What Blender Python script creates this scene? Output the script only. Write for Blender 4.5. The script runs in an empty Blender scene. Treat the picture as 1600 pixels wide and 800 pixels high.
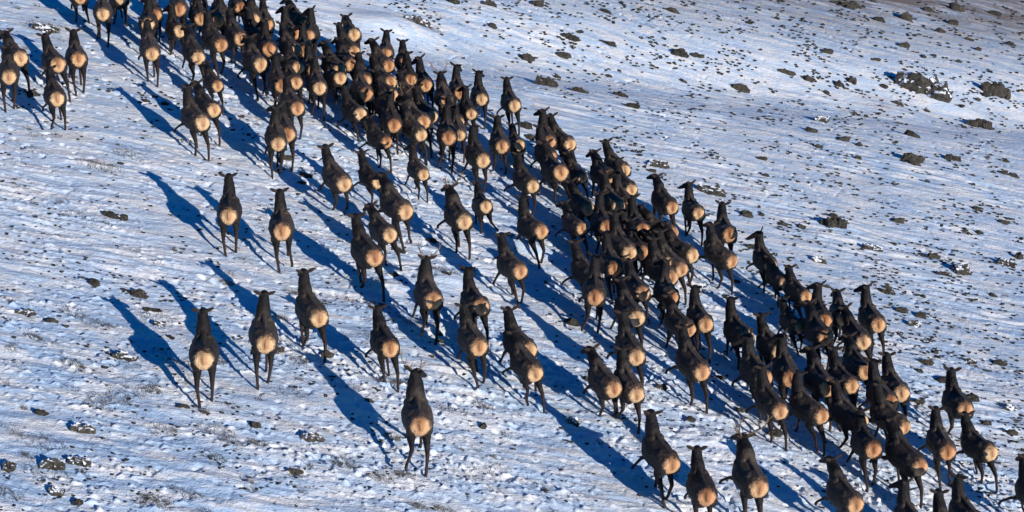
import bpy, math, random
import numpy as np
from mathutils import Vector, Matrix, Quaternion
R = math.radians
scene = bpy.context.scene

# ------------------------------------------------------------------ camera
F_PX = 3000.0                       # focal length in pixels of the 1600 px wide photograph
PITCH = math.atan(1160.0 / F_PX)
CAM_H = 21.64
cam_d = bpy.data.cameras.new('camera'); cam = bpy.data.objects.new('camera', cam_d)
scene.collection.objects.link(cam); scene.camera = cam
cam_d.sensor_width = 36.0; cam_d.lens = 36.0 * F_PX / 1600.0
cam_d.clip_start = 0.5; cam_d.clip_end = 9000
cam.location = (0, 0, CAM_H); cam.rotation_euler = (math.pi/2 - PITCH, 0, 0)

# ------------------------------------------------------------------ world and sun
SUN_EL, SUN_AZ = R(13.5), R(138.0)      # azimuth clockwise from +Y: the sun stands behind the camera, to the right
w = bpy.data.worlds.new("World"); scene.world = w; w.use_nodes = True
nt = w.node_tree; nt.nodes.clear()
sky = nt.nodes.new('ShaderNodeTexSky'); sky.sky_type = 'NISHITA'; sky.sun_disc = False
sky.sun_elevation = SUN_EL; sky.sun_rotation = SUN_AZ
sky.altitude = 2500; sky.air_density = 1.0; sky.dust_density = 0.0; sky.ozone_density = 6.0
hs = nt.nodes.new('ShaderNodeHueSaturation'); hs.inputs['Saturation'].default_value = 1.55
bg = nt.nodes.new('ShaderNodeBackground'); bg.inputs['Strength'].default_value = 0.10
wo = nt.nodes.new('ShaderNodeOutputWorld')
nt.links.new(sky.outputs[0], hs.inputs['Color']); nt.links.new(hs.outputs[0], bg.inputs[0]); nt.links.new(bg.outputs[0], wo.inputs[0])
sd = bpy.data.lights.new('sun', 'SUN'); sun = bpy.data.objects.new('sun', sd); scene.collection.objects.link(sun)
sd.energy = 4.6; sd.angle = R(0.5); sd.color = (1.0, 0.93, 0.84)
S_DIR = Vector((math.sin(SUN_AZ)*math.cos(SUN_EL), math.cos(SUN_AZ)*math.cos(SUN_EL), math.sin(SUN_EL)))
sun.rotation_euler = (-S_DIR).to_track_quat('-Z', 'Y').to_euler()
sun.location = (20, -20, 30)
scene.view_settings.view_transform = 'Standard'; scene.view_settings.look = 'None'
scene.view_settings.exposure = 0.05; scene.view_settings.gamma = 1.0
scene.cycles.max_bounces = 4; scene.cycles.diffuse_bounces = 2

# ------------------------------------------------------------------ noise and terrain
_rng = np.random.RandomState(5)
NP = 1024
_perm = _rng.permutation(NP); _perm = np.concatenate([_perm, _perm])
_ang = _rng.rand(NP) * 2 * np.pi; _gx, _gy = np.cos(_ang), np.sin(_ang)
def gnoise(x, y, seed=0):
    """gradient noise, about -0.7 .. 0.7"""
    x = np.asarray(x, float) + seed*17.31; y = np.asarray(y, float) + seed*9.73
    xi = np.floor(x).astype(int); yi = np.floor(y).astype(int)
    fx = x - xi; fy = y - yi
    u = fx*fx*fx*(fx*(fx*6-15)+10); v = fy*fy*fy*(fy*(fy*6-15)+10)
    xi %= NP; yi %= NP
    def g(a, b, dx, dy):
        h = _perm[(_perm[a % NP] + b) % NP]
        return _gx[h]*dx + _gy[h]*dy
    n00 = g(xi, yi, fx, fy); n10 = g(xi+1, yi, fx-1, fy)
    n01 = g(xi, yi+1, fx, fy-1); n11 = g(xi+1, yi+1, fx-1, fy-1)
    a = n00 + u*(n10-n00); b = n01 + u*(n11-n01)
    return a + v*(b-a)
SLOPE = 0.2798
SA = math.atan2(0.22, 1.0); CS, SS = math.cos(SA), math.sin(SA)   # direction of the wind streaks on the ground
RIDGE_P = []   # filled below
def macro(x, y):
    x = np.asarray(x, float); y = np.asarray(y, float)
    base = -SLOPE * 140 * np.tanh(x / 140.0)
    d = np.sqrt(x*x + (y-60)**2)
    und = 0.10*gnoise(x/6.5, y/8.0, 1) + 0.30*gnoise(x/19.0, y/23.0, 2)
    # a shallow hollow with a terrace behind it, running across the upper part of the slope
    s = (y - (RID_A + RID_B*x))
    hollow = -0.95*np.exp(-((s+1.5)/4.2)**2) + 0.65*(1/(1+np.exp(-np.clip(s/3.2, -40, 40))))
    fade = np.clip(1 - d/500.0, 0, 1)
    far = 14*gnoise(x/160.0, y/160.0, 3)*np.clip((d-120)/300.0, 0, 1)
    return base + und*fade + hollow*fade*np.clip((x+14)/14.0, 0, 1) + far
def ray(px, py):
    X, Y = px - 800.0, 400.0 - py
    sp, cp = math.sin(PITCH), math.cos(PITCH)
    return X, Y*sp + F_PX*cp, Y*cp - F_PX*sp
def project(p):
    z = p[2]-CAM_H; sp, cp = math.sin(PITCH), math.cos(PITCH)
    dep = p[1]*cp - z*sp; return 800 + F_PX*p[0]/dep, 400 - F_PX*(p[1]*sp + z*cp)/dep
def on_plane(px, py):
    dx, dy, dz = ray(px, py)
    t = CAM_H / (-dz - SLOPE*dx)
    return dx*t, dy*t
_a = on_plane(760, 62); _b = on_plane(1540, 165)
RID_B = (_b[1]-_a[1])/(_b[0]-_a[0]); RID_A = _a[1]-RID_B*_a[0]
DRIFTS = [(*on_plane(a, b), r, z) for a, b, r, z in ((606, 40, .9, .42), (640, 40, .9, .30), (432, 24, .7, .30), (812, 388, .5, .26), (700, 440, .6, .22), (845, 400, .5, .2), (1125, 700, .5, .14), (610, 452, .5, .18), (1480, 152, .9, .2), (1405, 160, 1.2, .25))]
def hit(px, py, up=0.0, back=(0.0, 0.0)):
    """where the line of sight through (px, py) meets the surface lying `up` above the terrain"""
    d = Vector(ray(px, py)).normalized()
    lo, hi = 20.0, 220.0
    f = lambda t: (CAM_H + d.z*t) - up - float(macro(d.x*t - back[0], d.y*t - back[1]))
    t = lo
    while f(t) > 0 and t < 260: t += 1.5
    lo, hi = t-1.5, t
    for _ in range(26):
        m = (lo+hi)/2
        if f(m) > 0: lo = m
        else: hi = m
    return Vector((d.x*hi, d.y*hi, CAM_H + d.z*hi))
def detail(x, y):
    """wind streaks, clods and hollows of the snow surface"""
    a = x*CS + y*SS; b = -x*SS + y*CS
    wob = 0.35*gnoise(x/2.3, y/2.3, 11)
    st = 0.9*(0.35 - np.abs(gnoise(a/2.6, (b+wob)/0.62, 4)))*2 + 0.75*gnoise(a/1.3, (b+wob)/0.26, 5)
    m1 = np.clip(0.55 + 1.3*gnoise(x/6.0, y/6.0, 6), 0.15, 1.2)
    h = 0.070*st*m1*np.clip((130 - y)/60, .55, 1.05)
    # clods: round lumps, thick on the nearer and left side of the slope
    def turned(deg): c_, s_ = math.cos(R(deg)), math.sin(R(deg)); return x*c_ + y*s_, y*c_ - x*s_
    x1, y1 = turned(31); x2, y2 = turned(67); x3, y3 = turned(-22)
    dens = 0.50 + 1.1*gnoise(x3/3.2, y3/2.6, 7) + 0.35*gnoise(x/1.1, y/1.1, 14)
    tr = trod(x, y); dens = dens + 0.30*tr
    near = np.clip((66 - y + 0.1*x)/20.0, 0.16, 1.0)
    c1 = gnoise(x1/0.19 + 0.8*wob, y1/0.175, 8); c2 = gnoise(x2/0.14 + wob, y2/0.13, 9)
    lump = np.clip(c1 - 0.23, 0, 1)**0.65 * 0.17 + np.clip(c2 - 0.24, 0, 1)**0.7 * 0.10
    h = h + lump*np.clip(dens, 0.05, 1.15)*np.maximum(near, .6*tr)
    # small pits (old prints)
    c3 = gnoise(x3/0.27 + wob, y3/0.31, 10)
    h = h - np.clip(c3 - 0.24, 0, 1)*0.30*np.clip(0.3+gnoise(x/4.0, y/4.0, 13)+.9*tr, 0, 1.0)
    h = h + 0.06*gnoise(a/2.6, b/0.9, 12)
    for (dx_, dy_, r_, z_) in DRIFTS: h = h + z_*np.exp(-(((x-dx_)/(1.7*r_))**2 + ((y-dy_)/r_)**2))
    return h

# ------------------------------------------------------------------ materials
def new_mat(name):
    m = bpy.data.materials.new(name); m.use_nodes = True
    n = m.node_tree; p = n.nodes['Principled BSDF']; p.inputs['Specular IOR Level'].default_value = 0.15
    return m, n, p
def nd(n, t, **kw):
    o = n.nodes.new(t)
    for k, v in kw.items(): setattr(o, k, v)
    return o
def ramp(n, pts):
    r = nd(n, 'ShaderNodeValToRGB'); cr = r.color_ramp
    while len(cr.elements) < len(pts): cr.elements.new(0.5)
    for e, (p, c) in zip(cr.elements, pts):
        e.position = p; e.color = (c, c, c, 1) if isinstance(c, (int, float)) else (*c, 1)
    return r
def mixc(n, fac, a, b, mode='MIX'):
    m = nd(n, 'ShaderNodeMix', data_type='RGBA', blend_type=mode)
    for s, v in ((m.inputs[0], fac), (m.inputs[6], a), (m.inputs[7], b)):
        if isinstance(v, (int, float)): s.default_value = v
        elif isinstance(v, tuple): s.default_value = (*v, 1)
        else: n.links.new(v, s)
    return m.outputs[2]
def math_(n, op, a, b=None, c=None):
    m = nd(n, 'ShaderNodeMath', operation=op)
    for i, v in enumerate((a, b, c)):
        if v is None: continue
        if isinstance(v, (int, float)): m.inputs[i].default_value = v
        else: n.links.new(v, m.inputs[i])
    return m.outputs[0]
def noise(n, vec, scale, detail_=3, rough=0.55):
    o = nd(n, 'ShaderNodeTexNoise'); o.inputs['Scale'].default_value = scale
    o.inputs['Detail'].default_value = detail_; o.inputs['Roughness'].default_value = rough
    n.links.new(vec, o.inputs['Vector']); return o.outputs['Fac']
def mapping(n, vec, rot=(0, 0, 0), scale=(1, 1, 1)):
    o = nd(n, 'ShaderNodeMapping', vector_type='TEXTURE')
    o.inputs['Rotation'].default_value = rot; o.inputs['Scale'].default_value = scale
    n.links.new(vec, o.inputs['Vector']); return o.outputs[0]

def snow_material():
    m, n, p = new_mat('wind_blown_snow')
    co = nd(n, 'ShaderNodeNewGeometry').outputs['Position']
    st = mapping(n, co, (0, 0, SA), (5.0, 1.0, 1.0))
    streak = noise(n, st, 2.2, 4, 0.6)
    fine = noise(n, mapping(n, co, (0, 0, SA), (2.2, 1.0, 1.0)), 7.0, 4, 0.62)
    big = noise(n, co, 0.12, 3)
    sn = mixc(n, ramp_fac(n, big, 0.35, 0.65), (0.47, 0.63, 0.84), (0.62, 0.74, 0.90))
    sn = mixc(n, ramp_fac(n, streak, 0.40, 0.62), sn, (0.88, 0.90, 0.93))  # brightness of sunlit wind crests put into the streak colour
    # frozen soil and grass showing through thin snow
    thin = math_(n, 'ADD', math_(n, 'MULTIPLY', fine, 0.62), math_(n, 'MULTIPLY', streak, 0.38))
    tan_f = ramp_fac(n, thin, 0.50, 0.60)
    patch = ramp_fac(n, noise(n, co, 0.33, 3), 0.40, 0.62)
    sep = nd(n, 'ShaderNodeSeparateXYZ'); n.links.new(co, sep.inputs[0])
    # the terrace above the hollow is blown barer
    s = math_(n, 'SUBTRACT', sep.outputs['Y'], math_(n, 'MULTIPLY_ADD', sep.outputs['X'], RID_B, RID_A))
    bare = nd(n, 'ShaderNodeMapRange'); n.links.new(s, bare.inputs[0])
    bare.inputs[1].default_value = 4.5; bare.inputs[2].default_value = 19.0; bare.inputs[3].default_value = 0.0; bare.inputs[4].default_value = 1.0
    amt = math_(n, 'MULTIPLY', tan_f, math_(n, 'MULTIPLY_ADD', bare.outputs[0], 0.4, math_(n, 'MULTIPLY_ADD', patch, 0.20, 0.05)))
    sn = mixc(n, amt, sn, (0.50, 0.38, 0.29))
    # dark stubble and grit
    grit = noise(n, mapping(n, co, (0, 0, SA), (1.8, 1.0, 1.0)), 9.0, 2, 0.5)
    gf = math_(n, 'MULTIPLY', ramp_fac(n, grit, 0.655, 0.70), math_(n, 'MULTIPLY_ADD', patch, 0.5, math_(n, 'MULTIPLY_ADD', bare.outputs[0], 0.6, 0.18)))
    sn = mixc(n, math_(n, 'MINIMUM', gf, 0.9), sn, (0.10, 0.085, 0.07))
    bq = math_(n, 'MULTIPLY', math_(n, 'POWER', bare.outputs[0], 1.4), ramp_fac(n, noise(n, st, 0.8, 5, 0.7), 0.25, 0.60))
    sn = mixc(n, math_(n, 'MULTIPLY', bq, 0.95), sn, (0.20, 0.150, 0.125))
    n.links.new(sn, p.inputs['Base Color'])
    p.inputs['Roughness'].default_value = 0.85
    b = nd(n, 'ShaderNodeBump'); b.inputs['Strength'].default_value = 1.0; b.inputs['Distance'].default_value = 0.05
    n.links.new(math_(n, 'ADD', fine, math_(n, 'MULTIPLY', noise(n, co, 22.0, 3), 0.5)), b.inputs['Height'])
    n.links.new(b.outputs[0], p.inputs['Normal'])
    return m
def ramp_fac(n, v, a, b):
    r = nd(n, 'ShaderNodeMapRange', interpolation_type='SMOOTHSTEP'); n.links.new(v, r.inputs[0])
    r.inputs[1].default_value = a; r.inputs[2].default_value = b
    return r.outputs[0]

def rock_material(name, dark, light, snow):
    m, n, p = new_mat(name)
    g = nd(n, 'ShaderNodeNewGeometry'); co = g.outputs['Position']
    c = mixc(n, ramp_fac(n, noise(n, co, 6.0, 5, 0.65), 0.35, 0.65), dark, light)
    oi = nd(n, 'ShaderNodeObjectInfo')
    c = mixc(n, math_(n, 'MULTIPLY', oi.outputs['Random'], 0.5), c, (0.09, 0.075, 0.06))
    c = mixc(n, math_(n, 'MULTIPLY', ramp_fac(n, noise(n, co, 14.0, 3), 0.58, 0.66), 0.5), c, (0.15, 0.155, 0.12))   # lichen
    sep = nd(n, 'ShaderNodeSeparateXYZ'); n.links.new(g.outputs['Normal'], sep.inputs[0])
    v = math_(n, 'ADD', sep.outputs['Z'], math_(n, 'MULTIPLY', math_(n, 'SUBTRACT', noise(n, co, 3.2, 4, 0.6), 0.5), 2.6))
    c = mixc(n, ramp_fac(n, v, snow, snow+0.10), c, (0.82, 0.85, 0.92))
    n.links.new(c, p.inputs['Base Color']); p.inputs['Roughness'].default_value = 0.9
    b = nd(n, 'ShaderNodeBump'); b.inputs['Strength'].default_value = 0.8; b.inputs['Distance'].default_value = 0.04
    n.links.new(noise(n, co, 12.0, 5, 0.7), b.inputs['Height']); n.links.new(b.outputs[0], p.inputs['Normal'])
    return m
def elk_material():
    """winter coat laid out in the animal's own coordinates: pale rump patch, grey brown back, dark neck, belly and legs"""
    m, n, p = new_mat('elk_winter_coat')
    co = nd(n, 'ShaderNodeTexCoord').outputs['Object']
    sep = nd(n, 'ShaderNodeSeparateXYZ'); n.links.new(co, sep.inputs[0]); X, Y, Z = sep.outputs
    oi = nd(n, 'ShaderNodeObjectInfo')
    cv = nd(n, 'ShaderNodeVectorMath', operation='ADD'); n.links.new(co, cv.inputs[0]); n.links.new(math_(n, 'MULTIPLY', oi.outputs['Random'], 37.0), cv.inputs[1]); cw = cv.outputs[0]
    ocs = nd(n, 'ShaderNodeSeparateColor'); n.links.new(oi.outputs['Color'], ocs.inputs[0])
    rust, grey, _ = ocs.outputs
    hair = noise(n, mapping(n, co, (0, 0, 0), (1, 4, 1)), 26.0, 3, 0.6)
    blotch = noise(n, cw, 4.5, 4, 0.65)
    back = mixc(n, blotch, (0.011, 0.009, 0.009), (0.125, 0.094, 0.076))
    back = mixc(n, grey, mixc(n, 0.70, back, (0.006, 0.006, 0.007)), back)
    hi = nd(n, 'ShaderNodeMapRange', interpolation_type='SMOOTHSTEP'); n.links.new(Z, hi.inputs[0])
    hi.inputs[1].default_value = 0.90; hi.inputs[2].default_value = 1.25
    c = mixc(n, hi.outputs[0], (0.008, 0.007, 0.008), back)
    neck = ramp_fac(n, math_(n, 'ADD', Y, math_(n, 'MULTIPLY', blotch, 0.22)), 1.10, 1.32)
    c = mixc(n, neck, c, (0.006, 0.005, 0.006))
    leg = ramp_fac(n, Z, 0.62, 0.40)
    legr = nd(n, 'ShaderNodeMapRange'); n.links.new(Z, legr.inputs[0]); legr.inputs[1].default_value = 0.74; legr.inputs[2].default_value = 0.45
    c = mixc(n, legr.outputs[0], c, (0.034, 0.019, 0.015))
    c = mixc(n, math_(n, 'MULTIPLY', ramp_fac(n, hair, 0.45, 0.75), 0.30), c, (0.055, 0.042, 0.036))
    # spine stripe a little lighter
    # ears have a material of their own, with their sunlit tan in its colour
    # rump patch
    wob = math_(n, 'MULTIPLY', math_(n, 'SUBTRACT', noise(n, cw, 12.0, 4, 0.7), 0.5), 0.80)
    zz = math_(n, 'SUBTRACT', Z, 1.125)
    # narrower towards its lower point
    wid = math_(n, 'MULTIPLY_ADD', zz, 0.36, 0.205)
    wid = math_(n, 'MINIMUM', math_(n, 'MAXIMUM', wid, 0.085), 0.222)
    ex = math_(n, 'DIVIDE', X, wid); ez = math_(n, 'DIVIDE', zz, 0.240)
    rr = math_(n, 'SQRT', math_(n, 'ADD', math_(n, 'MULTIPLY', ex, ex), math_(n, 'MULTIPLY', ez, ez)))
    ins = ramp_fac(n, math_(n, 'ADD', rr, wob), 1.06, 0.94)
    mr = nd(n, 'ShaderNodeMapRange'); n.links.new(math_(n, 'ADD', rr, wob), mr.inputs[0]); mr.inputs[1].default_value = 1.09; mr.inputs[2].default_value = 0.82
    my = nd(n, 'ShaderNodeMapRange'); n.links.new(Y, my.inputs[0]); my.inputs[1].default_value = 0.34; my.inputs[2].default_value = 0.24
    mask = math_(n, 'MULTIPLY', mr.outputs[0], my.outputs[0])
    cream = mixc(n, rust, (0.82, 0.56, 0.31), (0.68, 0.35, 0.17))
    patch_core = nd(n, 'ShaderNodeMapRange', interpolation_type='SMOOTHSTEP'); n.links.new(math_(n, 'ADD', rr, math_(n, 'MULTIPLY', wob, 1.5)), patch_core.inputs[0]); patch_core.inputs[1].default_value = 0.80; patch_core.inputs[2].default_value = 0.05  # orange hair towards the middle of the patch
    cream = mixc(n, math_(n, 'MULTIPLY', patch_core.outputs[0], math_(n, 'MULTIPLY_ADD', rust, 0.45, 0.48)), cream, (0.55, 0.25, 0.11))
    cream = mixc(n, math_(n, 'MULTIPLY', ramp_fac(n, blotch, 0.45, 0.7), 0.25), cream, (0.56, 0.34, 0.19))
    topf = nd(n, 'ShaderNodeMapRange', interpolation_type='SMOOTHSTEP'); n.links.new(math_(n, 'ADD', zz, math_(n, 'MULTIPLY', wob, 0.25)), topf.inputs[0]); topf.inputs[1].default_value = 0.0; topf.inputs[2].default_value = 0.22
    cream = mixc(n, math_(n, 'MULTIPLY', topf.outputs[0], math_(n, 'MULTIPLY_ADD', rust, 0.65, 0.12)), cream, (0.42, 0.19, 0.09))
    # tail: an orange brown wedge from the top of the patch to its middle
    tx = math_(n, 'ABSOLUTE', X)
    tw = math_(n, 'MULTIPLY_ADD', zz, 0.22, 0.045)
    tm = nd(n, 'ShaderNodeMapRange'); n.links.new(math_(n, 'SUBTRACT', tx, tw), tm.inputs[0]); tm.inputs[1].default_value = 0.05; tm.inputs[2].default_value = -0.02
    tz = nd(n, 'ShaderNodeMapRange'); n.links.new(zz, tz.inputs[0]); tz.inputs[1].default_value = -0.14; tz.inputs[2].default_value = 0.02
    tf = math_(n, 'MULTIPLY', math_(n, 'MULTIPLY', tm.outputs[0], tz.outputs[0]), math_(n, 'MULTIPLY_ADD', rust, 0.35, 0.42))
    cream = mixc(n, tf, cream, (0.30, 0.115, 0.045))
    low = nd(n, 'ShaderNodeMapRange'); n.links.new(tx, low.inputs[0]); low.inputs[1].default_value = 0.02; low.inputs[2].default_value = 0.004
    lz = nd(n, 'ShaderNodeMapRange'); n.links.new(zz, lz.inputs[0]); lz.inputs[1].default_value = 0.0; lz.inputs[2].default_value = -0.05
    cream = mixc(n, math_(n, 'MULTIPLY', math_(n, 'MULTIPLY', low.outputs[0], lz.outputs[0]), 0.15), cream, (0.16, 0.07, 0.04))
    c = mixc(n, mask, c, cream)
    n.links.new(c, p.inputs['Base Color']); p.inputs['Roughness'].default_value = 0.6; p.inputs['Specular IOR Level'].default_value = 0.3
    p.inputs['Sheen Weight'].default_value = 0.08; p.inputs['Sheen Roughness'].default_value = 0.35; p.inputs['Sheen Tint'].default_value = (0.42, 0.30, 0.22, 1)
    b = nd(n, 'ShaderNodeBump'); b.inputs['Strength'].default_value = 0.8; b.inputs['Distance'].default_value = 0.05
    n.links.new(math_(n, 'ADD', hair, blotch), b.inputs['Height']); n.links.new(b.outputs[0], p.inputs['Normal'])
    return m
def plain(name, col, col2=None, rough=0.8, sc=12):
    m, n, p = new_mat(name)
    co = nd(n, 'ShaderNodeTexCoord').outputs['Object']
    n.links.new(mixc(n, noise(n, co, sc, 3), col, col2 or tuple(c*0.6 for c in col)), p.inputs['Base Color']); p.inputs['Roughness'].default_value = rough
    return m
M_SNOW = snow_material()
M_ROCK = rock_material('weathered_stone', (0.012, 0.013, 0.015), (0.055, 0.052, 0.044), 1.25)
M_ROCK_S = rock_material('snow_capped_stone', (0.014, 0.015, 0.017), (0.075, 0.07, 0.058), 0.45)
M_ELK = elk_material()
M_EAR = plain('ear_fur', (0.060, 0.042, 0.034), (0.008, 0.007, 0.007), 0.8, 20)  # tan inner hair, lightened as if the sun caught it
M_ANT = plain('antler_bone', (0.30, 0.22, 0.15), (0.14, 0.09, 0.06), 0.6)
M_GRASS = plain('dry_grass', (0.15, 0.12, 0.08), (0.06, 0.052, 0.036))

def link(name, mesh, mat=None, parent=None, **props):
    o = bpy.data.objects.new(name, mesh); scene.collection.objects.link(o)
    if mat and not mesh.materials: mesh.materials.append(mat)
    if parent: o.parent = parent
    for k, v in props.items():
        if v is not None: o[k] = v
    return o
def mesh_np(name, V, Fq, smooth=True):
    me = bpy.data.meshes.new(name)
    V = np.asarray(V, np.float32); Fq = np.asarray(Fq, np.int32); k = Fq.shape[1]
    me.vertices.add(len(V)); me.vertices.foreach_set('co', V.ravel())
    me.loops.add(Fq.size); me.loops.foreach_set('vertex_index', Fq.ravel())
    me.polygons.add(len(Fq)); me.polygons.foreach_set('loop_start', np.arange(0, Fq.size, k, dtype=np.int32))
    me.polygons.foreach_set('loop_total', np.full(len(Fq), k, np.int32))
    if smooth: me.polygons.foreach_set('use_smooth', np.ones(len(Fq), bool))
    me.update(calc_edges=True); return me

# every elk: rump centre in the photograph, head, tone of the rump (0 cream, 1 orange, 2 rust), optional pose
B = 'b'
HERD = [
 ('in the bunch at the far upper left', [(33,93,8,48,0),(14,123,-10,84,0),(92,103,73,62,1),(123,94,112,40,1,2),(90,157,78,106,0)]),
 ('strung out behind the packed top left of the herd', [(126,-2,None,0,1),(190,-3,None,0,0),(161,24,None,0,0),(231,40,None,0,0),(238,87,228,48,0,1)]),
 ('in the pack at the top edge, left part', [(282,50,265,2,0,4),(308,7,None,0,1),(345,17,None,0,1),(314,32,None,0,1),(311,93,292,52,0),(347,73,322,32,2)]),
 ('in the pack at the top edge, right part', [(377,63,358,22,1),(402,60,None,0,1),(396,33,391,3,0),(418,40,410,6,2),(409,103,388,55,0)]),
 ('in the trio below the top left pack', [(341,136,324,105,1),(336,174,307,130,0,4),(318,195,290,155,0,1)]),
 ('in the column by the white hummock near the top', [(479,39,452,20,1),(482,58,None,0,1),(463,82,442,42,0),(477,81,None,0,1),(467,108,448,66,0),(464,131,447,92,1)]),
 ('in the group below the column at the top', [(500,140,490,90,0),(466,172,447,124,1),(451,213,438,166,1),(435,228,427,170,0)]),
 ('in the upper middle pack on its far edge', [(554,55,541,28,0,2),(555,82,532,45,1),(551,104,530,74,1),(532,112,510,72,1),(533,124,512,90,0),(571,128,562,84,1)]),
 ('in the column below the bright snow hummock', [(603,85,601,48,1,2),(609,105,583,72,2),(612,131,584,96,1),(615,151,588,112,0),(565,180,540,130,0,1),(606,224,578,188,2,1)]),
 ('around the antlered bulls of the upper pack', [(667,136,657,88,1),(655,157,627,112,1),(697,160,690,118,1,0,B),(677,185,650,150,0),(664,193,636,148,1,0,B),(660,214,630,170,0)]),
 ('on the far flank of the upper middle pack', [(718,193,700,156,1,1),(737,180,725,140,0),(753,157,746,108,0,4),(805,167,792,126,0,1),(785,231,777,188,1),(812,228,801,199,0)]),
 ('in the gap below the upper pack', [(756,254,738,195,0),(663,275,643,232,0,0),(719,214,None,0,0),(834,294,810,255,0),(760,324,746,280,0),(848,364,816,300,1,2)]),
 ('on the far flank where the slope opens', [(893,228,863,182,0),(878,272,856,226,1),(912,279,889,245,1),(954,278,931,238,1),(978,269,951,224,0),(988,299,965,262,0)]),
 ('in the heart of the centre pack', [(920,329,896,288,1),(968,325,942,285,0),(911,359,886,318,1),(985,399,958,345,0),(998,380,972,330,1),(932,438,901,380,1)]),
 ('among the five ahead of the left stragglers', [(540,291,511,245,0,3),(592,287,566,260,0),(636,334,602,288,0,5),(611,370,585,320,0),(587,406,559,343,1,4)]),
 ('among the lone stragglers at lower left', [(357,341,356,276,0,2),(441,365,438,302,1,5),(500,501,472,413,0,4),(415,542,408,463,0,2),(318,566,316,476,0,2),(657,670,647,578,1,0,B)]),
 ('in the loose group behind mid herd', [(727,350,705,308,0,1,B),(611,548,589,480,1,1),(678,473,662,395,1,0,B),(753,482,730,412,1),(750,546,727,476,1,2),(815,427,785,390,1,2),(829,551,796,482,0),(838,588,806,535,0)]),
 ('on the far flank by the slanting boulder', [(1052,327,1026,290,1),(1093,336,1075,286,0,4),(1141,369,1127,322,2),(1056,366,1008,325,1),(1146,412,1107,362,1,1),(1206,419,1186,362,0,1)]),
 ('in the knot of dark animals right of centre', [(1085,402,1042,366,0),(1046,416,1012,375,0),(1067,425,1030,385,1),(1051,437,1018,395,1),(1006,461,984,412,1),(997,501,970,455,0,0),(1006,398,985,360,1)]),
 ('in the middle of the lower pack', [(1079,519,1047,482,1),(1104,510,1085,440,1),(1168,531,1142,468,0),(1220,553,1193,492,0),(1099,586,1066,528,1,1)]),
 ('at the near edge of the lower pack', [(996,562,974,512,0),(961,612,929,553,1,3),(996,621,969,554,0,4)]),
 ('along the far edge of the lower pack', [(1261,466,1236,424,1),(1251,514,1226,478,1),(1291,531,1269,486,2),(1318,500,1310,456,0),(1374,511,1353,452,1),(1351,538,1328,498,0),(1228,445,1205,405,0)]),
 ('in the crush of the lower right pack', [(1354,584,1330,528,1),(1410,618,1389,560,0),(1295,610,1270,558,1),(1333,606,1304,558,1),(1221,647,1190,575,1,1),(1287,654,1243,582,1,0)]),
 ('in the crush above the lower right corner', [(1349,662,1308,604,0),(1416,672,1368,612,1),(1440,735,1393,672,1,1),(1510,643,1486,581,1),(1482,710,1463,646,2,5),(1551,711,1513,652,0,1)]),
 ('in the rear rank at the bottom', [(1051,731,1015,660,1,2),(1105,781,1089,706,2),(1187,768,1160,722,1,1,B),(1339,793,1303,736,1)]),
 ('cut off by the lower right corner', [(1440,830,1412,750,1),(1493,850,1468,774,1),(1528,822,1497,745,1),(1640,790,1600,722,1)]),
]
HIDDEN = [
 ('deep in the pack at the top edge', [(262,44),(330,38),(362,44),(372,14),(296,20)]),
 ('inside the column by the hummock', [(452,52),(447,84),(450,118),(432,120),(430,75)]),
 ('inside the upper pack', [(520,118),(546,150),(592,88),(588,126),(628,140),(592,160)]),
 ('between the bulls of upper pack', [(640,176),(684,160),(700,182),(620,172),(678,206)]),
 ('inside the centre pack', [(868,252),(942,318),(952,372),(972,350),(862,236)]),
 ('inside the dark knot right of centre', [(1022,372),(1030,402),(970,428),(1040,452),(968,470)]),
 ('inside the lower right crush', [(1268,590),(1318,620),(1378,640),(1384,690),(1200,600),(1300,640),(1330,520)]),
]
for _w, _m in HIDDEN: HERD.append((_w, [(x_, y_, None, 0, 2) for x_, y_ in _m]))
HID = {m for _, ms in HIDDEN for m in ms}
# where the herd has passed the snow is broken up by hooves
TR = np.zeros((260, 150))      # half metre cells, x from -25, y from 20
for _w, _m in HERD:
    for e in _m:
        q0 = on_plane(e[0], e[1]+30)
        for k_ in range(14):
            ix, iy = int((q0[0]+25+.04*k_)/.5), int((q0[1]-20-k_*.5)/.5)
            if 0 <= ix < 149 and 0 <= iy < 259: TR[iy, ix] += .55; TR[iy, min(ix+1, 149)] += .25; TR[iy, max(ix-1, 0)] += .25
TR = np.clip(TR, 0, 1)
for _ in range(2): TR = (TR + np.roll(TR, 1, 0) + np.roll(TR, -1, 0) + np.roll(TR, 1, 1) + np.roll(TR, -1, 1))/5
def trod(x, y):
    wx = x + .5*gnoise(x/1.1, y/1.1, 40); wy = y + .5*gnoise(x/1.1, y/1.1, 41)
    fy = np.clip((wy-20)/.5 - .5, 0, 258.99); fx = np.clip((wx+25)/.5 - .5, 0, 148.99)
    iy = fy.astype(int); ix = fx.astype(int); v = fy-iy; u = fx-ix
    return (TR[iy, ix]*(1-u) + TR[iy, ix+1]*u)*(1-v) + (TR[iy+1, ix]*(1-u) + TR[iy+1, ix+1]*u)*v

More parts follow.
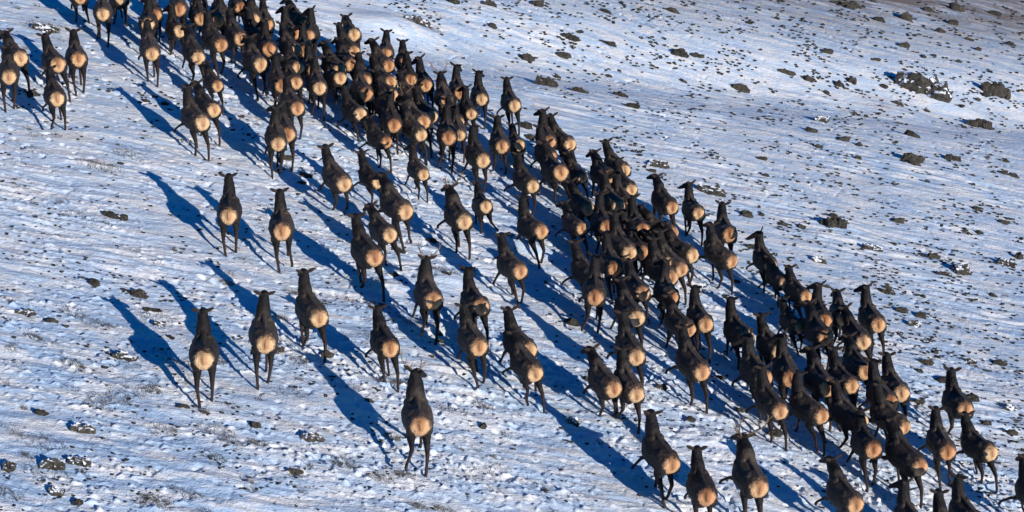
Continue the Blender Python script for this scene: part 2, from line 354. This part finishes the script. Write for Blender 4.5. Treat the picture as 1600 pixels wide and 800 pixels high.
# ------------------------------------------------------------------ the ground: one sheet, fine where it is seen near, coarse far away
def axis(a, mid, b, step0, step1, far):
    v = [a]
    while v[-1] < b: v.append(v[-1] + step0 + (step1-step0)*max(0.0, (v[-1]-mid)/(b-mid)))
    s = step1
    while v[-1] < far: s *= 1.35; v.append(v[-1]+s)
    s = step0; u = [a]
    while u[-1] > -far: s *= 1.35; u.append(u[-1]-s)
    return np.array(u[:0:-1] + v)
gx = axis(-20.0, 10.0, 38.5, 0.036, 0.09, 1500); gy = axis(33.0, 60.0, 138.0, 0.034, 0.19, 2500)
GX, GY = np.meshgrid(gx, gy)
inside = ((GX > -22) & (GX < 40) & (GY > 31.5) & (GY < 140))
GZ = macro(GX, GY)
dt = np.zeros_like(GZ); dt[inside] = detail(GX[inside], GY[inside])
GZ = GZ + dt
nx, ny = len(gx), len(gy)
idx = (np.arange(ny-1)[:, None]*nx + np.arange(nx-1)[None, :]).ravel()
Fq = np.stack([idx, idx+1, idx+nx+1, idx+nx], 1)
link('ground', mesh_np('ground', np.stack([GX.ravel(), GY.ravel(), GZ.ravel()], 1), Fq), M_SNOW, kind='structure')
del GX, GY, GZ

# ------------------------------------------------------------------ elk bodies
NSEG = 14
def loft(sections, ref=Vector((1, 0, 0))):
    """closed tube through sections (centre, half width, half height)"""
    V, Fc = [], []
    P = [Vector(s[0]) for s in sections]
    for i, s in enumerate(sections):
        t = (P[min(i+1, len(P)-1)] - P[max(i-1, 0)]).normalized()
        r = (ref - t*ref.dot(t)).normalized(); u2 = r.cross(t).normalized()
        for k in range(NSEG):
            a = 2*math.pi*k/NSEG
            V.append(P[i] + r*math.cos(a)*s[1] + u2*math.sin(a)*s[2])
    for i in range(len(P)-1):
        for k in range(NSEG):
            a = i*NSEG+k; b = i*NSEG+(k+1) % NSEG
            Fc.append((a, b, b+NSEG, a+NSEG))
    n0 = len(V); V.append(P[0]); V.append(P[-1])
    for k in range(NSEG):
        Fc.append((n0, (k+1) % NSEG, k)); b = (len(P)-1)*NSEG; Fc.append((n0+1, b+k, b+(k+1) % NSEG))
    return V, Fc
HIND = {   # stifle, hock, fetlock, hoof as (y, z)
 'stand':   [(.44, .80), (.13, .50), (.17, .12), (.22, .0)],
 'back':    [(.34, .76), (-.02, .47), (-.20, .12), (-.20, .0)],
 'reach':   [(.56, .80), (.36, .48), (.50, .12), (.57, .0)],
 'swing':   [(.50, .80), (.18, .60), (.16, .26), (.06, .17)],
 'flick':   [(.34, .78), (-.02, .58), (-.30, .40), (-.40, .34)],
}
FORE = {   # carpus, fetlock, hoof
 'stand':  [(1.06, .46), (1.06, .12), (1.10, .0)],
 'reach':  [(1.26, .50), (1.44, .14), (1.50, .0)],
 'back':   [(.98, .44), (.80, .14), (.78, .0)],
 'lift':   [(1.30, .58), (1.14, .36), (1.04, .32)],
 'throw':  [(1.30, .60), (1.48, .36), (1.52, .24)],
}
GAIT = [   # left hind, right hind, left fore, right fore, splay of the left fore
 ('flick', 'back', 'reach', 'stand', 1.0),
 ('stand', 'back', 'throw', 'back', 2.2),
 ('back', 'stand', 'reach', 'back', 1.3),
 ('reach', 'reach', 'throw', 'lift', 1.6),
 ('reach', 'back', 'back', 'reach', 1.0),
 ('back', 'swing', 'throw', 'stand', 2.0),
 ('stand', 'flick', 'stand', 'reach', 1.2),
 ('swing', 'back', 'throw', 'lift', 2.4),
 ('flick', 'stand', 'throw', 'stand', 2.6),
]
NECK = [   # neck top, head yaw
 ((1.38, 1.75), 0), ((1.35, 1.76), 34), ((1.46, 1.67), -10), ((1.32, 1.76), 68), ((1.58, 1.52), 12), ((1.40, 1.73), -38), ((1.48, 1.64), 52),
]
def body_mesh(gi, ni, bull=False):
    lh, rh, lf, rf, splay = GAIT[gi]; (ny_, nz_), yaw = NECK[ni]
    parts = []
    T = [((0, -.01, 1.12), .05, .06), ((0, .01, 1.12), .12, .13), ((0, .06, 1.12), .195, .20), ((0, .14, 1.12), .26, .26), ((0, .25, 1.10), .30, .285),
         ((0, .38, 1.085), .322, .30), ((0, .56, 1.03), .335, .325), ((0, .78, 1.00), .345, .35), ((0, .97, 1.00), .33, .36),
         ((0, 1.12, 1.04), .275, .34), ((0, 1.25, 1.08), .22, .29), ((0, 1.35, 1.11), .14, .19)]
    parts.append(loft(T))
    # hip and shoulder muscle
    n = Vector((0, ny_, nz_)); k = 1.18 if bull else 1.0
    parts.append(loft([((0, 1.02, 1.12), .17, .22), ((0, 1.15, 1.22), .19*k, .24*k), ((0, 1.27, 1.38), .17*k, .21*k),
                       ((0, (1.29+ny_)/2+.02, (1.38+nz_)/2), .142*k, .17*k), ((0, ny_+.0, nz_), .122, .135), ((0, ny_+.05, nz_+.05), .09, .10)]))
    ya = R(yaw); hd = Vector((-math.sin(ya), math.cos(ya), 0))
    H = lambda f, z: tuple(n + hd*f + Vector((0, 0, z)))
    parts.append(loft([(H(-.10, .0), .07, .07), (H(-.03, .03), .11, .115), (H(.06, .015), .115, .125), (H(.17, -.05), .088, .105),
                       (H(.28, -.13), .064, .078), (H(.38, -.20), .052, .058), (H(.43, -.235), .035, .038)], ref=Vector((math.cos(ya), math.sin(ya), 0))))
    for sx in (-1, 1):     # shoulder blade and hip
        parts.append(loft([((sx*.17, 1.16, .98), .06, .10), ((sx*.20, 1.10, 1.16), .075, .115), ((sx*.13, 1.00, 1.335), .055, .085), ((sx*.10, .97, 1.38), .03, .05)]))
        parts.append(loft([((sx*.12, .50, 1.30), .05, .06), ((sx*.19, .38, 1.27), .07, .08), ((sx*.20, .26, 1.20), .06, .08)]))
    parts.append(loft([((0, .20, 1.37), .04, .03), ((0, .6, 1.35), .035, .035), ((0, .95, 1.38), .05, .05), ((0, 1.15, 1.42), .06, .06)]))
    for sx, hs_, fs_ in ((-1, lh, lf), (1, rh, rf)):
        zo = lambda x, z: z - (SLOPE*x*0.85) * max(0.0, 1 - z/0.8)
        h = HIND[hs_]; x = sx*.15; x2 = sx*.165; ho = sx*{'flick': .15, 'swing': .05, 'stand': -.03, 'back': -.045, 'reach': .05}[hs_]
        parts.append(loft([((x*.75, .22, 1.27), .10, .13), ((x*.82, .165, 1.14), .135, .16), ((x*.95, .20, 1.0), .15, .19), ((x, (.27+h[0][0])/2 + .02, (1.02+h[0][1])/2), .115, .175),
                           ((x2, h[0][0]-.02, h[0][1]-.03), .10, .135), ((x2, h[0][0]*.45+h[1][0]*.55, zo(x2, h[0][1]*.45+h[1][1]*.55)), .066, .085),
                           ((x2, h[1][0], zo(x2, h[1][1])), .048, .060), ((x2+ho*.4, h[1][0]*.5+h[2][0]*.5, zo(x2, h[1][1]*.5+h[2][1]*.5)), .037, .042),
                           ((x2+ho*.85, h[2][0], zo(x2, h[2][1])), .038, .040), ((x2+ho, h[3][0], zo(x2, h[3][1]+.05)), .036, .042), ((x2+ho, h[3][0]+.02, zo(x2, h[3][1]-.02)), .042, .055)]))
        f = FORE[fs_]; sp = splay if sx < 0 else 1.0; x = sx*.15; xa = sx*.13*(1+.35*(sp-1)); xb = sx*.13*sp
        parts.append(loft([((sx*.13, 1.10, 1.10), .10, .15), ((x, 1.06, .92), .09, .145), ((x, 1.05, .78), .07, .095),
                           ((xa, (1.05+f[0][0])/2, (.76+f[0][1])/2), .052, .055), ((xa, f[0][0], zo(xa, f[0][1])), .042, .045),
                           (((xa+xb)/2, f[0][0]*.5+f[1][0]*.5, zo(xb, f[0][1]*.5+f[1][1]*.5)), .036, .038),
                           ((xb, f[1][0], zo(xb, f[1][1])), .034, .036), ((xb, f[2][0], zo(xb, f[2][1]+.05)), .036, .042), ((xb, f[2][0]+.02, zo(xb, f[2][1]-.02)), .040, .052)]))
    # ears and tail belong to the one skin
    side = Vector((math.cos(ya), math.sin(ya), 0)); ear_lines = []
    for s in (-1, 1):
        b = n + hd*(-.03) + side*s*.06 + Vector((0, 0, .07))
        d = side*s*.86 + hd*(-.22) + Vector((0, 0, .60))
        e = [b + d*t for t in (0, .06, .12, .18, .225)]; ear_lines.append((b, d))
        parts.append(loft([(e[0], .030, .030), (e[1], .048, .026), (e[2], .056, .024), (e[3], .042, .022), (e[4], .016, .014)], ref=Vector((0, 0, 1))))
    parts.append(loft([((0, .05, 1.30), .03, .03), ((0, .0, 1.25), .038, .032), ((0, -.03, 1.17), .032, .026), ((0, -.035, 1.10), .014, .014)]))
    V, Fc = [], []
    for v, f in parts:
        o = len(V); V += v; Fc += [tuple(i+o for i in q) for q in f]
    me = bpy.data.meshes.new('elk_parts'); me.from_pydata([tuple(v) for v in V], [], Fc); me.update()
    o = bpy.data.objects.new('elk_source', me); scene.collection.objects.link(o)
    m = o.modifiers.new('r', 'REMESH'); m.mode = 'VOXEL'; m.voxel_size = 0.0185; m.use_smooth_shade = True
    s = o.modifiers.new('s', 'SMOOTH'); s.factor = 0.5; s.iterations = 4
    bpy.context.view_layer.update()
    ev = o.evaluated_get(bpy.context.evaluated_depsgraph_get())
    out = bpy.data.meshes.new_from_object(ev); out.name = 'elk_body'
    bpy.data.objects.remove(o); bpy.data.meshes.remove(me)
    # uneven coat
    co = np.empty(len(out.vertices)*3, np.float32); out.vertices.foreach_get('co', co); co = co.reshape(-1, 3)
    nr = np.empty(len(out.vertices)*3, np.float32); out.vertices.foreach_get('normal', nr); nr = nr.reshape(-1, 3)
    d = 0.014*gnoise(co[:, 0]*7+co[:, 2]*5, co[:, 1]*5+co[:, 2]*3, gi) * np.clip((co[:, 2]-.55)/.2, 0, 1)
    co = co + nr*d[:, None]; out.vertices.foreach_set('co', co.astype(np.float32).ravel())
    out.polygons.foreach_set('use_smooth', np.ones(len(out.polygons), bool))
    out.materials.clear(); out.materials.append(M_ELK); out.materials.append(M_EAR)
    fcn = np.empty(len(out.polygons)*3, np.float32); out.polygons.foreach_get('center', fcn); fcn = fcn.reshape(-1, 3)
    mi_ = np.zeros(len(out.polygons), np.int32)
    for p0, dv in ear_lines:
        rel = fcn - np.array(p0); tt = np.clip(rel @ np.array(dv) / float(dv.length_squared), 0.25, 1.0*.24)
        tt = np.clip(rel @ np.array(dv) / float(dv.length_squared), 0.07, .23)
        mi_[np.linalg.norm(rel - tt[:, None]*np.array(dv), axis=1) < 0.062] = 1
    out.polygons.foreach_set('material_index', mi_); out.update()
    return out
_bodies = {}
def body(gi, ni, bull):
    k = (gi, ni, bull)
    if k not in _bodies: _bodies[k] = body_mesh(gi, ni, bull)
    return _bodies[k]
def antler_mesh(s, size=1.0):
    beam = [Vector((.05*s, 0, 0)), Vector((.16*s, -.10, .14)), Vector((.30*s, -.24, .30)), Vector((.40*s, -.36, .48)), Vector((.42*s, -.42, .68)), Vector((.36*s, -.42, .86))]
    V, Fc = [], []
    def add(pts, r0, r1):
        L = [(tuple(p*size), r0+(r1-r0)*i/(len(pts)-1), r0+(r1-r0)*i/(len(pts)-1)) for i, p in enumerate(pts)]
        v, f = loft(L, ref=Vector((0, 1, .2))); o = len(V); V.extend(v); Fc.extend([tuple(i+o for i in q) for q in f])
    add(beam, .026, .010)
    for i, dd in ((0, (.06*s, .26, .10)), (1, (.10*s, .26, .14)), (2, (.12*s, .20, .20)), (3, (.14*s, .12, .24)), (4, (.12*s, -.06, .20))):
        b = beam[i]; d = Vector(dd); add([b, b+d*.55+Vector((0, .02, -.02)), b+d], .018, .006)
    me = bpy.data.meshes.new('antler'); me.from_pydata([tuple(v) for v in V], [], Fc); me.materials.append(M_ANT)
    me.polygons.foreach_set('use_smooth', np.ones(len(me.polygons), bool)); me.update(); return me
ANT = [antler_mesh(-1), antler_mesh(1)]

ORD = ['first', 'second', 'third', 'fourth', 'fifth', 'sixth', 'seventh', 'eighth']
rnd = random.Random(11)
SIZE = {(663,275): .82, (760,324): .86, (592,287): .86, (812,228): .86, (911,359): .86, (912,279): .84, (737,180): .88, (587,406): 1.08,
        (636,334): 1.08, (878,272): 1.14, (341,136): .82, (1251,514): .80, (1261,466): .9, (606,224): .86, (719,214): .85, (718,193): .86,
        (318,566): 1.0, (415,542): 1.0, (657,670): 1.0, (998,380): .9, (1228,445): .85, (409,103): 1.1, (500,140): 1.0, (345,17): .95}
heads = []; placed = []; skipped = []
n_elk = 0
for where, members in HERD:
    ranked = []
    for mi, e in enumerate(members):
        rx, ry, hx, hy, tone = e[:5]
        gait = e[5] if len(e) > 5 else rnd.choice([0, 1, 2, 3, 4, 5, 6, 7, 8, 7, 8, 5])
        bull = len(e) > 6
        sc = SIZE.get((rx, ry), rnd.uniform(0.94, 1.05)) * (1.05 if bull else 1.0)
        c = hit(rx, ry, 1.12*sc)
        if hx is not None:
            best = None
            for deg in range(-20, 66, 2):
                a_ = R(deg); fx, fy = -math.sin(a_), math.cos(a_)
                zr = float(macro(c.x+fx*1.34*sc, c.y+fy*1.34*sc))
                q = project((c.x+fx*1.34*sc, c.y+fy*1.34*sc, zr+1.85*sc))
                if best is None or abs(q[0]-hx) < best[0]: best = (abs(q[0]-hx), deg, q[1]-hy)
            ang = R(best[1] if hx > -5 else 14); heads.append((best[1], round(best[2])))
        else:
            ang = R(rnd.gauss(12, 6))
        dyh = heads[-1][1] if hx is not None else 0
        if dyh < -9: ni = rnd.choice([2, 4])
        elif dyh < -5: ni = 2
        else: ni = rnd.choice([0, 1, 3, 5, 6]) if gait % 2 else rnd.choice([0, 1, 2, 5])
        if rx in (318, 415, 357, 441, 500): ni = 0
        # stand on the slope: pitch follows it along the heading, roll only where the legs do not already take it up
        fwd = Vector((-math.sin(ang), math.cos(ang))); rgt = Vector((math.cos(ang), math.sin(ang)))
        root = Vector((c.x, c.y))
        g0 = float(macro(root.x, root.y)); e1 = root + fwd*1.3
        pitch = math.atan((float(macro(e1.x, e1.y)) - g0)/1.3)
        lat = (float(macro(*(root+rgt*.5+fwd*.6))) - float(macro(*(root-rgt*.5+fwd*.6))))
        roll = math.atan(lat) + math.atan(SLOPE*.85)
        Rm = Matrix.Rotation(ang, 3, 'Z') @ Matrix.Rotation(pitch + R(rnd.gauss(0, 3.5)), 3, 'X') @ Matrix.Rotation(-roll*.8 + R(rnd.gauss(0, 3.5)), 3, 'Y')
        up = Rm @ Vector((0, 0, 1.12*sc))
        c = hit(rx, ry, up.z, (up.x, up.y))
        base = c - up
        base.z = float(macro(base.x, base.y)) - 0.02
        mid_ = Vector((base.x, base.y)) + fwd*.65*sc
        if (rx, ry) in HID:           # a half hidden animal keeps its footing space
            def free(q):
                for m2, f2 in placed:
                    dv = m2 - q; a1 = dv.dot(fwd); b1 = dv.dot(rgt); a2 = dv.dot(f2); b2 = dv.x*f2.y - dv.y*f2.x
                    if (a1/1.75)**2 + (b1/.70)**2 < 1 or (a2/1.75)**2 + (b2/.70)**2 < 1: return False
                return True
            opts = sorted(((i_*.12, j_*.2) for i_ in range(-10, 11) for j_ in range(-9, 10)), key=lambda t: t[0]**2 + t[1]**2)
            ok = next((t for t in opts if free(mid_ + rgt*t[0] + fwd*t[1])), None)
            if ok is None: skipped.append((rx, ry)); continue
            sh = rgt*ok[0] + fwd*ok[1]; base.x += sh.x; base.y += sh.y; mid_ = mid_ + sh; base.z = float(macro(base.x, base.y)) - 0.02
        placed.append((mid_, fwd))
        o = bpy.data.objects.new('elk', body(gait, ni, bull)); scene.collection.objects.link(o)
        o.location = base; o.rotation_euler = Rm.to_euler(); o.scale = (sc*1.07, sc, sc)
        o.color = ((rnd.uniform(0, .18), rnd.uniform(.40, .62), rnd.uniform(.8, 1.0))[tone], (.95 if bull or rx in (848, 750, 123, 238) else rnd.random()**0.8), 0, 1)
        look = ('cream', 'orange', 'rusty')[tone]
        kind = 'Antlered bull' if bull else 'Elk'
        intro = 'Dark elk hemmed in' if (rx, ry) in HID else f'{kind}, {look} rump'
        ranked.append((project(base + up)[0], intro, o))
        o['category'] = 'elk'; o['group'] = 'elk running in a herd over the snow'
        if bull:
            (py_, pz_), yw = NECK[ni]
            for m_ in ANT:
                a = bpy.data.objects.new('antler', m_); scene.collection.objects.link(a); a.parent = o
                a.location = (0, py_, pz_+.08); a.rotation_euler = (R(-8), 0, R(yw))
                a.scale = (.6, .6, .6) if rx != 1187 else (.85, .85, .85)
        n_elk += 1
    ranked.sort(key=lambda t: t[0])
    for rk, (_x, intro, o) in enumerate(ranked):
        pos = 'leftmost' if rk == 0 else 'rightmost' if rk == len(ranked)-1 else ORD[rk] + ' from left'
        o['label'] = f"{intro}, {pos} {where}"
print('elk', n_elk, 'skipped', skipped)

# ------------------------------------------------------------------ stones
def rock_mesh(seed, sub=3, rough=0.45):
    import bmesh
    bm = bmesh.new(); bmesh.ops.create_icosphere(bm, subdivisions=sub, radius=1.0)
    rr = random.Random(seed)
    planes = [(Vector((rr.gauss(0, 1), rr.gauss(0, 1), rr.gauss(0, .8))).normalized(), rr.uniform(.55, .9)) for _ in range(11)]
    for v in bm.verts:
        p = v.co.copy()
        for nrm, d in planes:
            k = p.dot(nrm) - d
            if k > 0: p -= nrm*k*.92
        n1 = float(gnoise(p.x*2.1+seed, p.y*2.1+p.z*1.7, seed % 50)); n2 = float(gnoise(p.x*5+p.z*4, p.y*5+seed, seed % 37))
        v.co = p*(1 + rough*n1*1.1 + rough*n2*.55)
    me = bpy.data.meshes.new('rock'); bm.to_mesh(me); bm.free()
    me.polygons.foreach_set('use_smooth', np.zeros(len(me.polygons), bool)); me.update(); return me
def outcrop_mesh(seed, sub):
    rr = random.Random(seed*7+1); V, Fc = [], []; k = rr.choice([3, 4, 4, 5])
    for j in range(k):
        m = rock_mesh(seed*11+j, sub, .5); t = (j+.5)/k*2-1
        cx, cy, sc_ = t*.62, rr.uniform(-.35, .35), rr.uniform(.38, .68)*(1.15-abs(t)*.4); n0 = len(V)
        for v in m.vertices: V.append((cx+v.co.x*sc_*.9, cy+v.co.y*sc_, v.co.z*sc_*rr.uniform(.98, 1.02)*1.15 + rr.uniform(-.01, .01)))
        Fc += [tuple(i+n0 for i in q.vertices) for q in m.polygons]; bpy.data.meshes.remove(m)
    me = bpy.data.meshes.new('rock'); me.from_pydata(V, [], Fc); me.update(); return me
def ground_z(x, y): return float(macro(x, y)) + float(detail(np.array([x]), np.array([y]))[0])
def px_per_m(p): return F_PX / (p.y*math.cos(PITCH) - (p.z-CAM_H)*math.sin(PITCH))
STREAK = SA - R(4)
BOULD = [  # x, y, width px, height px, snow capped, label
 (1438,132,98,48,1,'Largest snow-capped boulder on the upper slope, casting a long blue shadow'),
 (1560,142,60,32,0,'Low long boulder right of the largest snow-capped one'),
 (1530,194,46,20,0,'Jagged dark rock below the low long boulder, with a thin shadow'),
 (1497,166,26,14,0,'Small brown rock just below the largest snow-capped boulder'),
 (1424,247,44,22,0,'Rounded dark boulder, left of two alone below the snow-capped one'),
 (1487,246,36,16,0,'Flatter dark boulder, right of two below the snow-capped one'),
 (1298,347,56,28,0,'Large brown boulder alone on the smooth right slope'),
 (853,128,40,20,0,'Rounded tan boulder behind the far edge of the herd'),
 (1156,136,32,14,0,'Brown rock at the foot of the terrace, above the open slope'),
 (1110,296,52,20,1,'Dark slanting boulder by the herd flank with snow on top'),
 (1028,256,42,16,1,'Low rock with snow on it just beyond the centre pack'),
 (645,36,56,26,1,'Snow-drifted rocky hummock behind the top of the herd'),
 (824,90,32,14,0,'Dark split rock on the slope behind the herd'),
 (888,56,36,12,0,'Brown rock in the line of rocks along the hollow'),
 (948,66,34,10,0,'Dark rock in the hollow right of the brown rock'),
 (1062,84,34,14,0,'Dark rock group left end of the far hollow'),
 (1090,86,30,12,0,'Dark rock standing next to the left end of the far hollow'),
 (1228,112,36,12,0,'Dark flat rock on the lip of the far terrace'),
 (1262,122,26,12,0,'Dark rock just right of the flat rock on the terrace lip'),
 (1330,125,26,14,0,'Tan rock at the end of the boulder shadow'),
 (1283,186,30,14,1,'Light rock half covered by snow on the upper right slope'),
 (1265,203,24,10,0,'Dark rock below the light half-covered rock'),
 (905,141,30,10,0,'Slim dark rock right of the rounded tan boulder'),
 (970,147,30,12,0,'Dark cracked rock in the middle of the upper slope'),
 (765,6,28,12,0,'Olive rock at the top edge of the slope'),
 (822,196,24,14,0,'Smooth grey stone beside the elk on the far flank'),
 (828,214,18,10,0,'Tan stone just below the smooth grey stone'),
 (178,336,48,16,0,'Long low rock on the left slope with snow around'),
 (128,669,42,22,1,'Pale snowy rock on the open slope at lower left'),
 (66,644,24,14,0,'Dark oval rock left of the pale snowy rock'),
 (196,557,44,18,1,'Crescent of rock half buried in snow left of the stragglers'),
 (216,458,38,16,0,'Dark broken rock under the elk shadow at left'),
 (240,484,34,9,0,'Thin tan rock slab below the dark broken rock'),
 (248,505,22,12,1,'Small rock with snow next to the elk shadow at left'),
 (78,500,24,9,0,'Small dark stone at the tip of the curved drift'),
 (38,488,34,16,1,'Curved snowy rock near the left edge'),
 (84,724,44,26,1,'Left half of the split snowy outcrop at lower left'),
 (124,722,40,22,1,'Right half of the split snowy outcrop at lower left'),
 (12,727,24,26,1,'Snowy rock at the left edge beside the split outcrop'),
 (88,768,30,18,1,'Snow-edged rock below the split outcrop'),
 (122,784,22,12,0,'Dark stone at the bottom edge below the outcrop'),
 (286,635,26,9,0,'Flat grey stone under the leftmost straggler'),
 (398,662,24,12,0,'Grey stone right of the flat stone below the stragglers'),
 (488,683,44,20,1,'Snow-dusted rock left of the nearest bull'),
 (462,736,28,12,0,'Brown stone below the snow-dusted rock'),
 (755,665,18,14,0,'Grey stone right of the nearest bull'),
 (697,433,38,20,1,'Snow-covered rock pile between two running elk'),
 (616,430,22,10,0,'Tan stone below the straggling group of five'),
 (674,376,24,10,0,'Tan stone beside the elk with grey antlers'),
 (808,372,30,34,1,'White snowy rock beside the elk in the middle of the herd'),
 (895,657,28,20,1,'Snowy rock in front of the lower pack'),
 (1035,605,26,14,0,'Dark stone at the feet of the lower pack'),
 (1078,655,26,12,0,'Dark stone behind the lower pack'),
 (1210,677,30,14,0,'Tan stone under the hooves at the near edge'),
 (1157,640,20,9,0,'Grey flat stone near the edge of the lower pack'),
 (70,44,44,18,1,'Grassy rock patch at far upper left'),
 (50,146,26,16,0,'Grey stone beneath the upper left bunch'),
 (1500,420,46,24,1,'Wide snow-streaked rock on the middle right slope'),
 (1477,428,26,12,0,'Dark stone beside the wide snow-streaked rock'),
 (1572,410,30,20,1,'Dark block at the right end of the middle row of rocks'),
 (1590,400,18,16,0,'Small block on the right edge by the middle row'),
 (1362,386,38,16,1,'Slanting rock below the large brown boulder'),
 (1278,405,26,14,1,'Pale flecked rock left of the slanting rock'),
 (1566,346,26,12,0,'Dark rock on the right edge of the open slope'),
 (1583,273,24,10,0,'Dark rock below the jagged rock at the right edge'),
 (1446,565,28,12,0,'Dark flat rock right of the lower pack'),
 (1516,564,22,12,1,'Flecked rock right of the dark flat rock'),
 (1434,579,18,9,0,'Small dark rock under the flat rock'),
 (1520,620,24,16,0,'Dark rock beside the elk on the lower right flank'),
 (1576,635,26,16,1,'Snowy dark rock near the right edge, lower slope'),
 (1540,660,24,10,0,'Flat rock beyond the lower right elk'),
 (1580,676,24,12,0,'Dark rock at the right edge near the last elk'),
 (1408,484,24,10,0,'Dark rock right of the elk on the far edge'),
 (1438,492,20,12,0,'Steep little rock in the line right of the far edge'),
 (1428,505,28,14,1,'Snowy cluster of rock right of the elk on far edge'),
 (1385,455,28,14,0,'Rounded rock behind the far edge elk'),
 (1290,447,20,8,0,'Dark flat stone above the lower pack'),
 (1150,440,16,8,0,'Small stone between running elk on the flank'),
 (1412,70,26,12,0,'Dark round rock on the barren far terrace'),
 (1468,48,22,10,0,'Brown rock on the barren far terrace'),
 (1372,30,24,10,0,'Dark rock near the top of the barren terrace'),
 (1320,6,60,10,0,'Long dark ledge along the top edge of the terrace'),
 (1577,68,22,9,0,'Dark rock at right edge of the barren terrace'),
 (1050,16,26,10,0,'Dark rock high on the terrace above the hollow'),
 (946,17,24,8,0,'Dark flat rock high on the terrace'),
]
def place_rock(px, py, wpx, hpx, snow, label, seed, group=None, mesh=None, name='rock'):
    p = hit(px, py+hpx*.25, 0); k = px_per_m(p)
    W = wpx/k/2*(1.12 if wpx > 27 and mesh is None else 1.0)
    el = PITCH + math.atan((py-400)/F_PX)
    H = hpx/k/2; Hz = H*(1.6 if wpx > 27 and mesh is None else 1.2); D = min(max(H*1.1, W*.35), W)
    o = link(name, mesh or (outcrop_mesh(seed, 3) if wpx > 27 else rock_mesh(seed, 3)), M_ROCK_S if snow else M_ROCK)
    if o.data.materials[0] is not (M_ROCK_S if snow else M_ROCK):
        o.material_slots[0].link = 'OBJECT'; o.material_slots[0].material = M_ROCK_S if snow else M_ROCK
    o.location = (p.x, p.y, float(macro(p.x, p.y)) + Hz*.12); o.scale = (W, D, Hz)
    rr = random.Random(seed); 
    o.rotation_euler = (0, math.atan(SLOPE)*.8, STREAK + R(rr.uniform(-14, 14)))
    o['label'] = label; o['category'] = 'rock'
    if group: o['group'] = group
    return o
for i, b in enumerate(BOULD): place_rock(*b[:6], 100+i)
# scattered smaller stones, dense on the open right-hand slope and the terrace
lib = [rock_mesh(500+i, 2, .5) for i in range(10)]
rr = random.Random(77); cnt = 0; pebbles = []
elkpx = [(e[0], e[1]) for _, ms in HERD for e in ms]
while cnt < 212 or len(pebbles) < 4300:
    x = rr.uniform(0, 1600); y = rr.uniform(0, 800)
    p = Vector((*on_plane(x, y), 0))
    right = (x - 800 - (y-80)*1.05) > 0
    dens = (1.0 if y > 330 else 0.7) if right else 0.13
    if y < 60 + (x-760)*.13 and x > 600: dens = 1.0
    if x < 620 and y > 120: dens = .28
    dens *= float(np.clip(0.5 + 1.5*gnoise(p.x/2.2, p.y/2.2, 21), 0.04, 1.0)**1.5)
    if rr.random() > dens: continue
    s = rr.paretovariate(1.9)
    w_px = 5.2*s
    if w_px > 9 and cnt < 212:
        if min((x-a)**2 + (y-b+20)**2 for a, b in elkpx) < 900: continue
        w_px = min(w_px, 30)
        o = place_rock(x, y, w_px, w_px*rr.uniform(.36, .56), 0, 'Small dark stone poking out of the windblown snow slope', 900+cnt, 'small stones scattered over the slope', lib[cnt % 10], 'stone')
        cnt += 1
    elif w_px <= 9 and len(pebbles) < 4300: pebbles.append((x, y, w_px))
V, Fq = [], []
for i, (x, y, wp) in enumerate(pebbles):
    me = lib[i % 10]; p = hit(x, y); k = px_per_m(p); W = wp/k/2
    if i < 10:
        pass
    co = np.empty(len(me.vertices)*3, np.float32); me.vertices.foreach_get('co', co); co = co.reshape(-1, 3)
    fc = np.empty(len(me.polygons)*3, np.int32); me.polygons.foreach_get('vertices', fc) if False else None
    if 'cache' not in globals(): cache = {}
    if me.name not in cache: cache[me.name] = np.array([list(q.vertices) for q in me.polygons])
    a = STREAK + rr.uniform(-.4, .4); q = co*np.array([W, W*.6, W*.5])
    q = np.stack([q[:, 0]*math.cos(a)-q[:, 1]*math.sin(a), q[:, 0]*math.sin(a)+q[:, 1]*math.cos(a), q[:, 2]], 1)
    q += np.array([p.x, p.y, ground_z(p.x, p.y)+W*.1]); V.append(q); Fq.append(cache[me.name] + sum(0 for _ in ())) 
off = 0; FF = []
for v, f in zip(V, Fq): FF.append(f+off); off += len(v)
link('gravel', mesh_np('gravel', np.concatenate(V), np.concatenate(FF), False), M_ROCK, kind='stuff', label='loose gravel and small chips scattered over the windblown snow', category='gravel')

# ------------------------------------------------------------------ dry grass standing through the snow
rr = random.Random(5); V, FF = [], []
def tuft(x, y, n, r):
    for _ in range(n):
        a = rr.uniform(0, 6.283); d = r*math.sqrt(rr.random()); bx, by = x+math.cos(a)*d*1.6, y+math.sin(a)*d
        z = ground_z(bx, by)-.01; h = rr.uniform(.05, .13); la = rr.uniform(0, 6.283); w_ = .006
        lx, ly = math.cos(la)*h*.5, math.sin(la)*h*.5; i = len(V)
        V.extend([(bx-w_, by, z), (bx+w_, by, z), (bx+lx, by+ly, z+h)]); FF.append((i, i+1, i+2))
for _ in range(420):
    px, py = rr.uniform(-20, 1620), rr.uniform(0, 810)
    p = on_plane(px, py)
    if gnoise(p[0]/4.0, p[1]/4.0, 33) < 0.0 and py > 60: continue
    tuft(p[0], p[1], 26, rr.uniform(.06, .2))
for _ in range(46):
    px, py = rr.uniform(0, 760), rr.uniform(395, 800)
    p = on_plane(px, py)
    tuft(p[0], p[1], 110, rr.uniform(.12, .34))
for (px, py) in ((70, 44), (60, 48), (650, 30), (672, 42), (165, 262), (150, 260), (205, 245)):
    p = on_plane(px, py); tuft(p[0], p[1], 160, .38)
link('dry_grass', mesh_np('dry_grass', V, FF, False), M_GRASS, kind='stuff', label='short dry grass blades standing through the thin snow', category='grass')
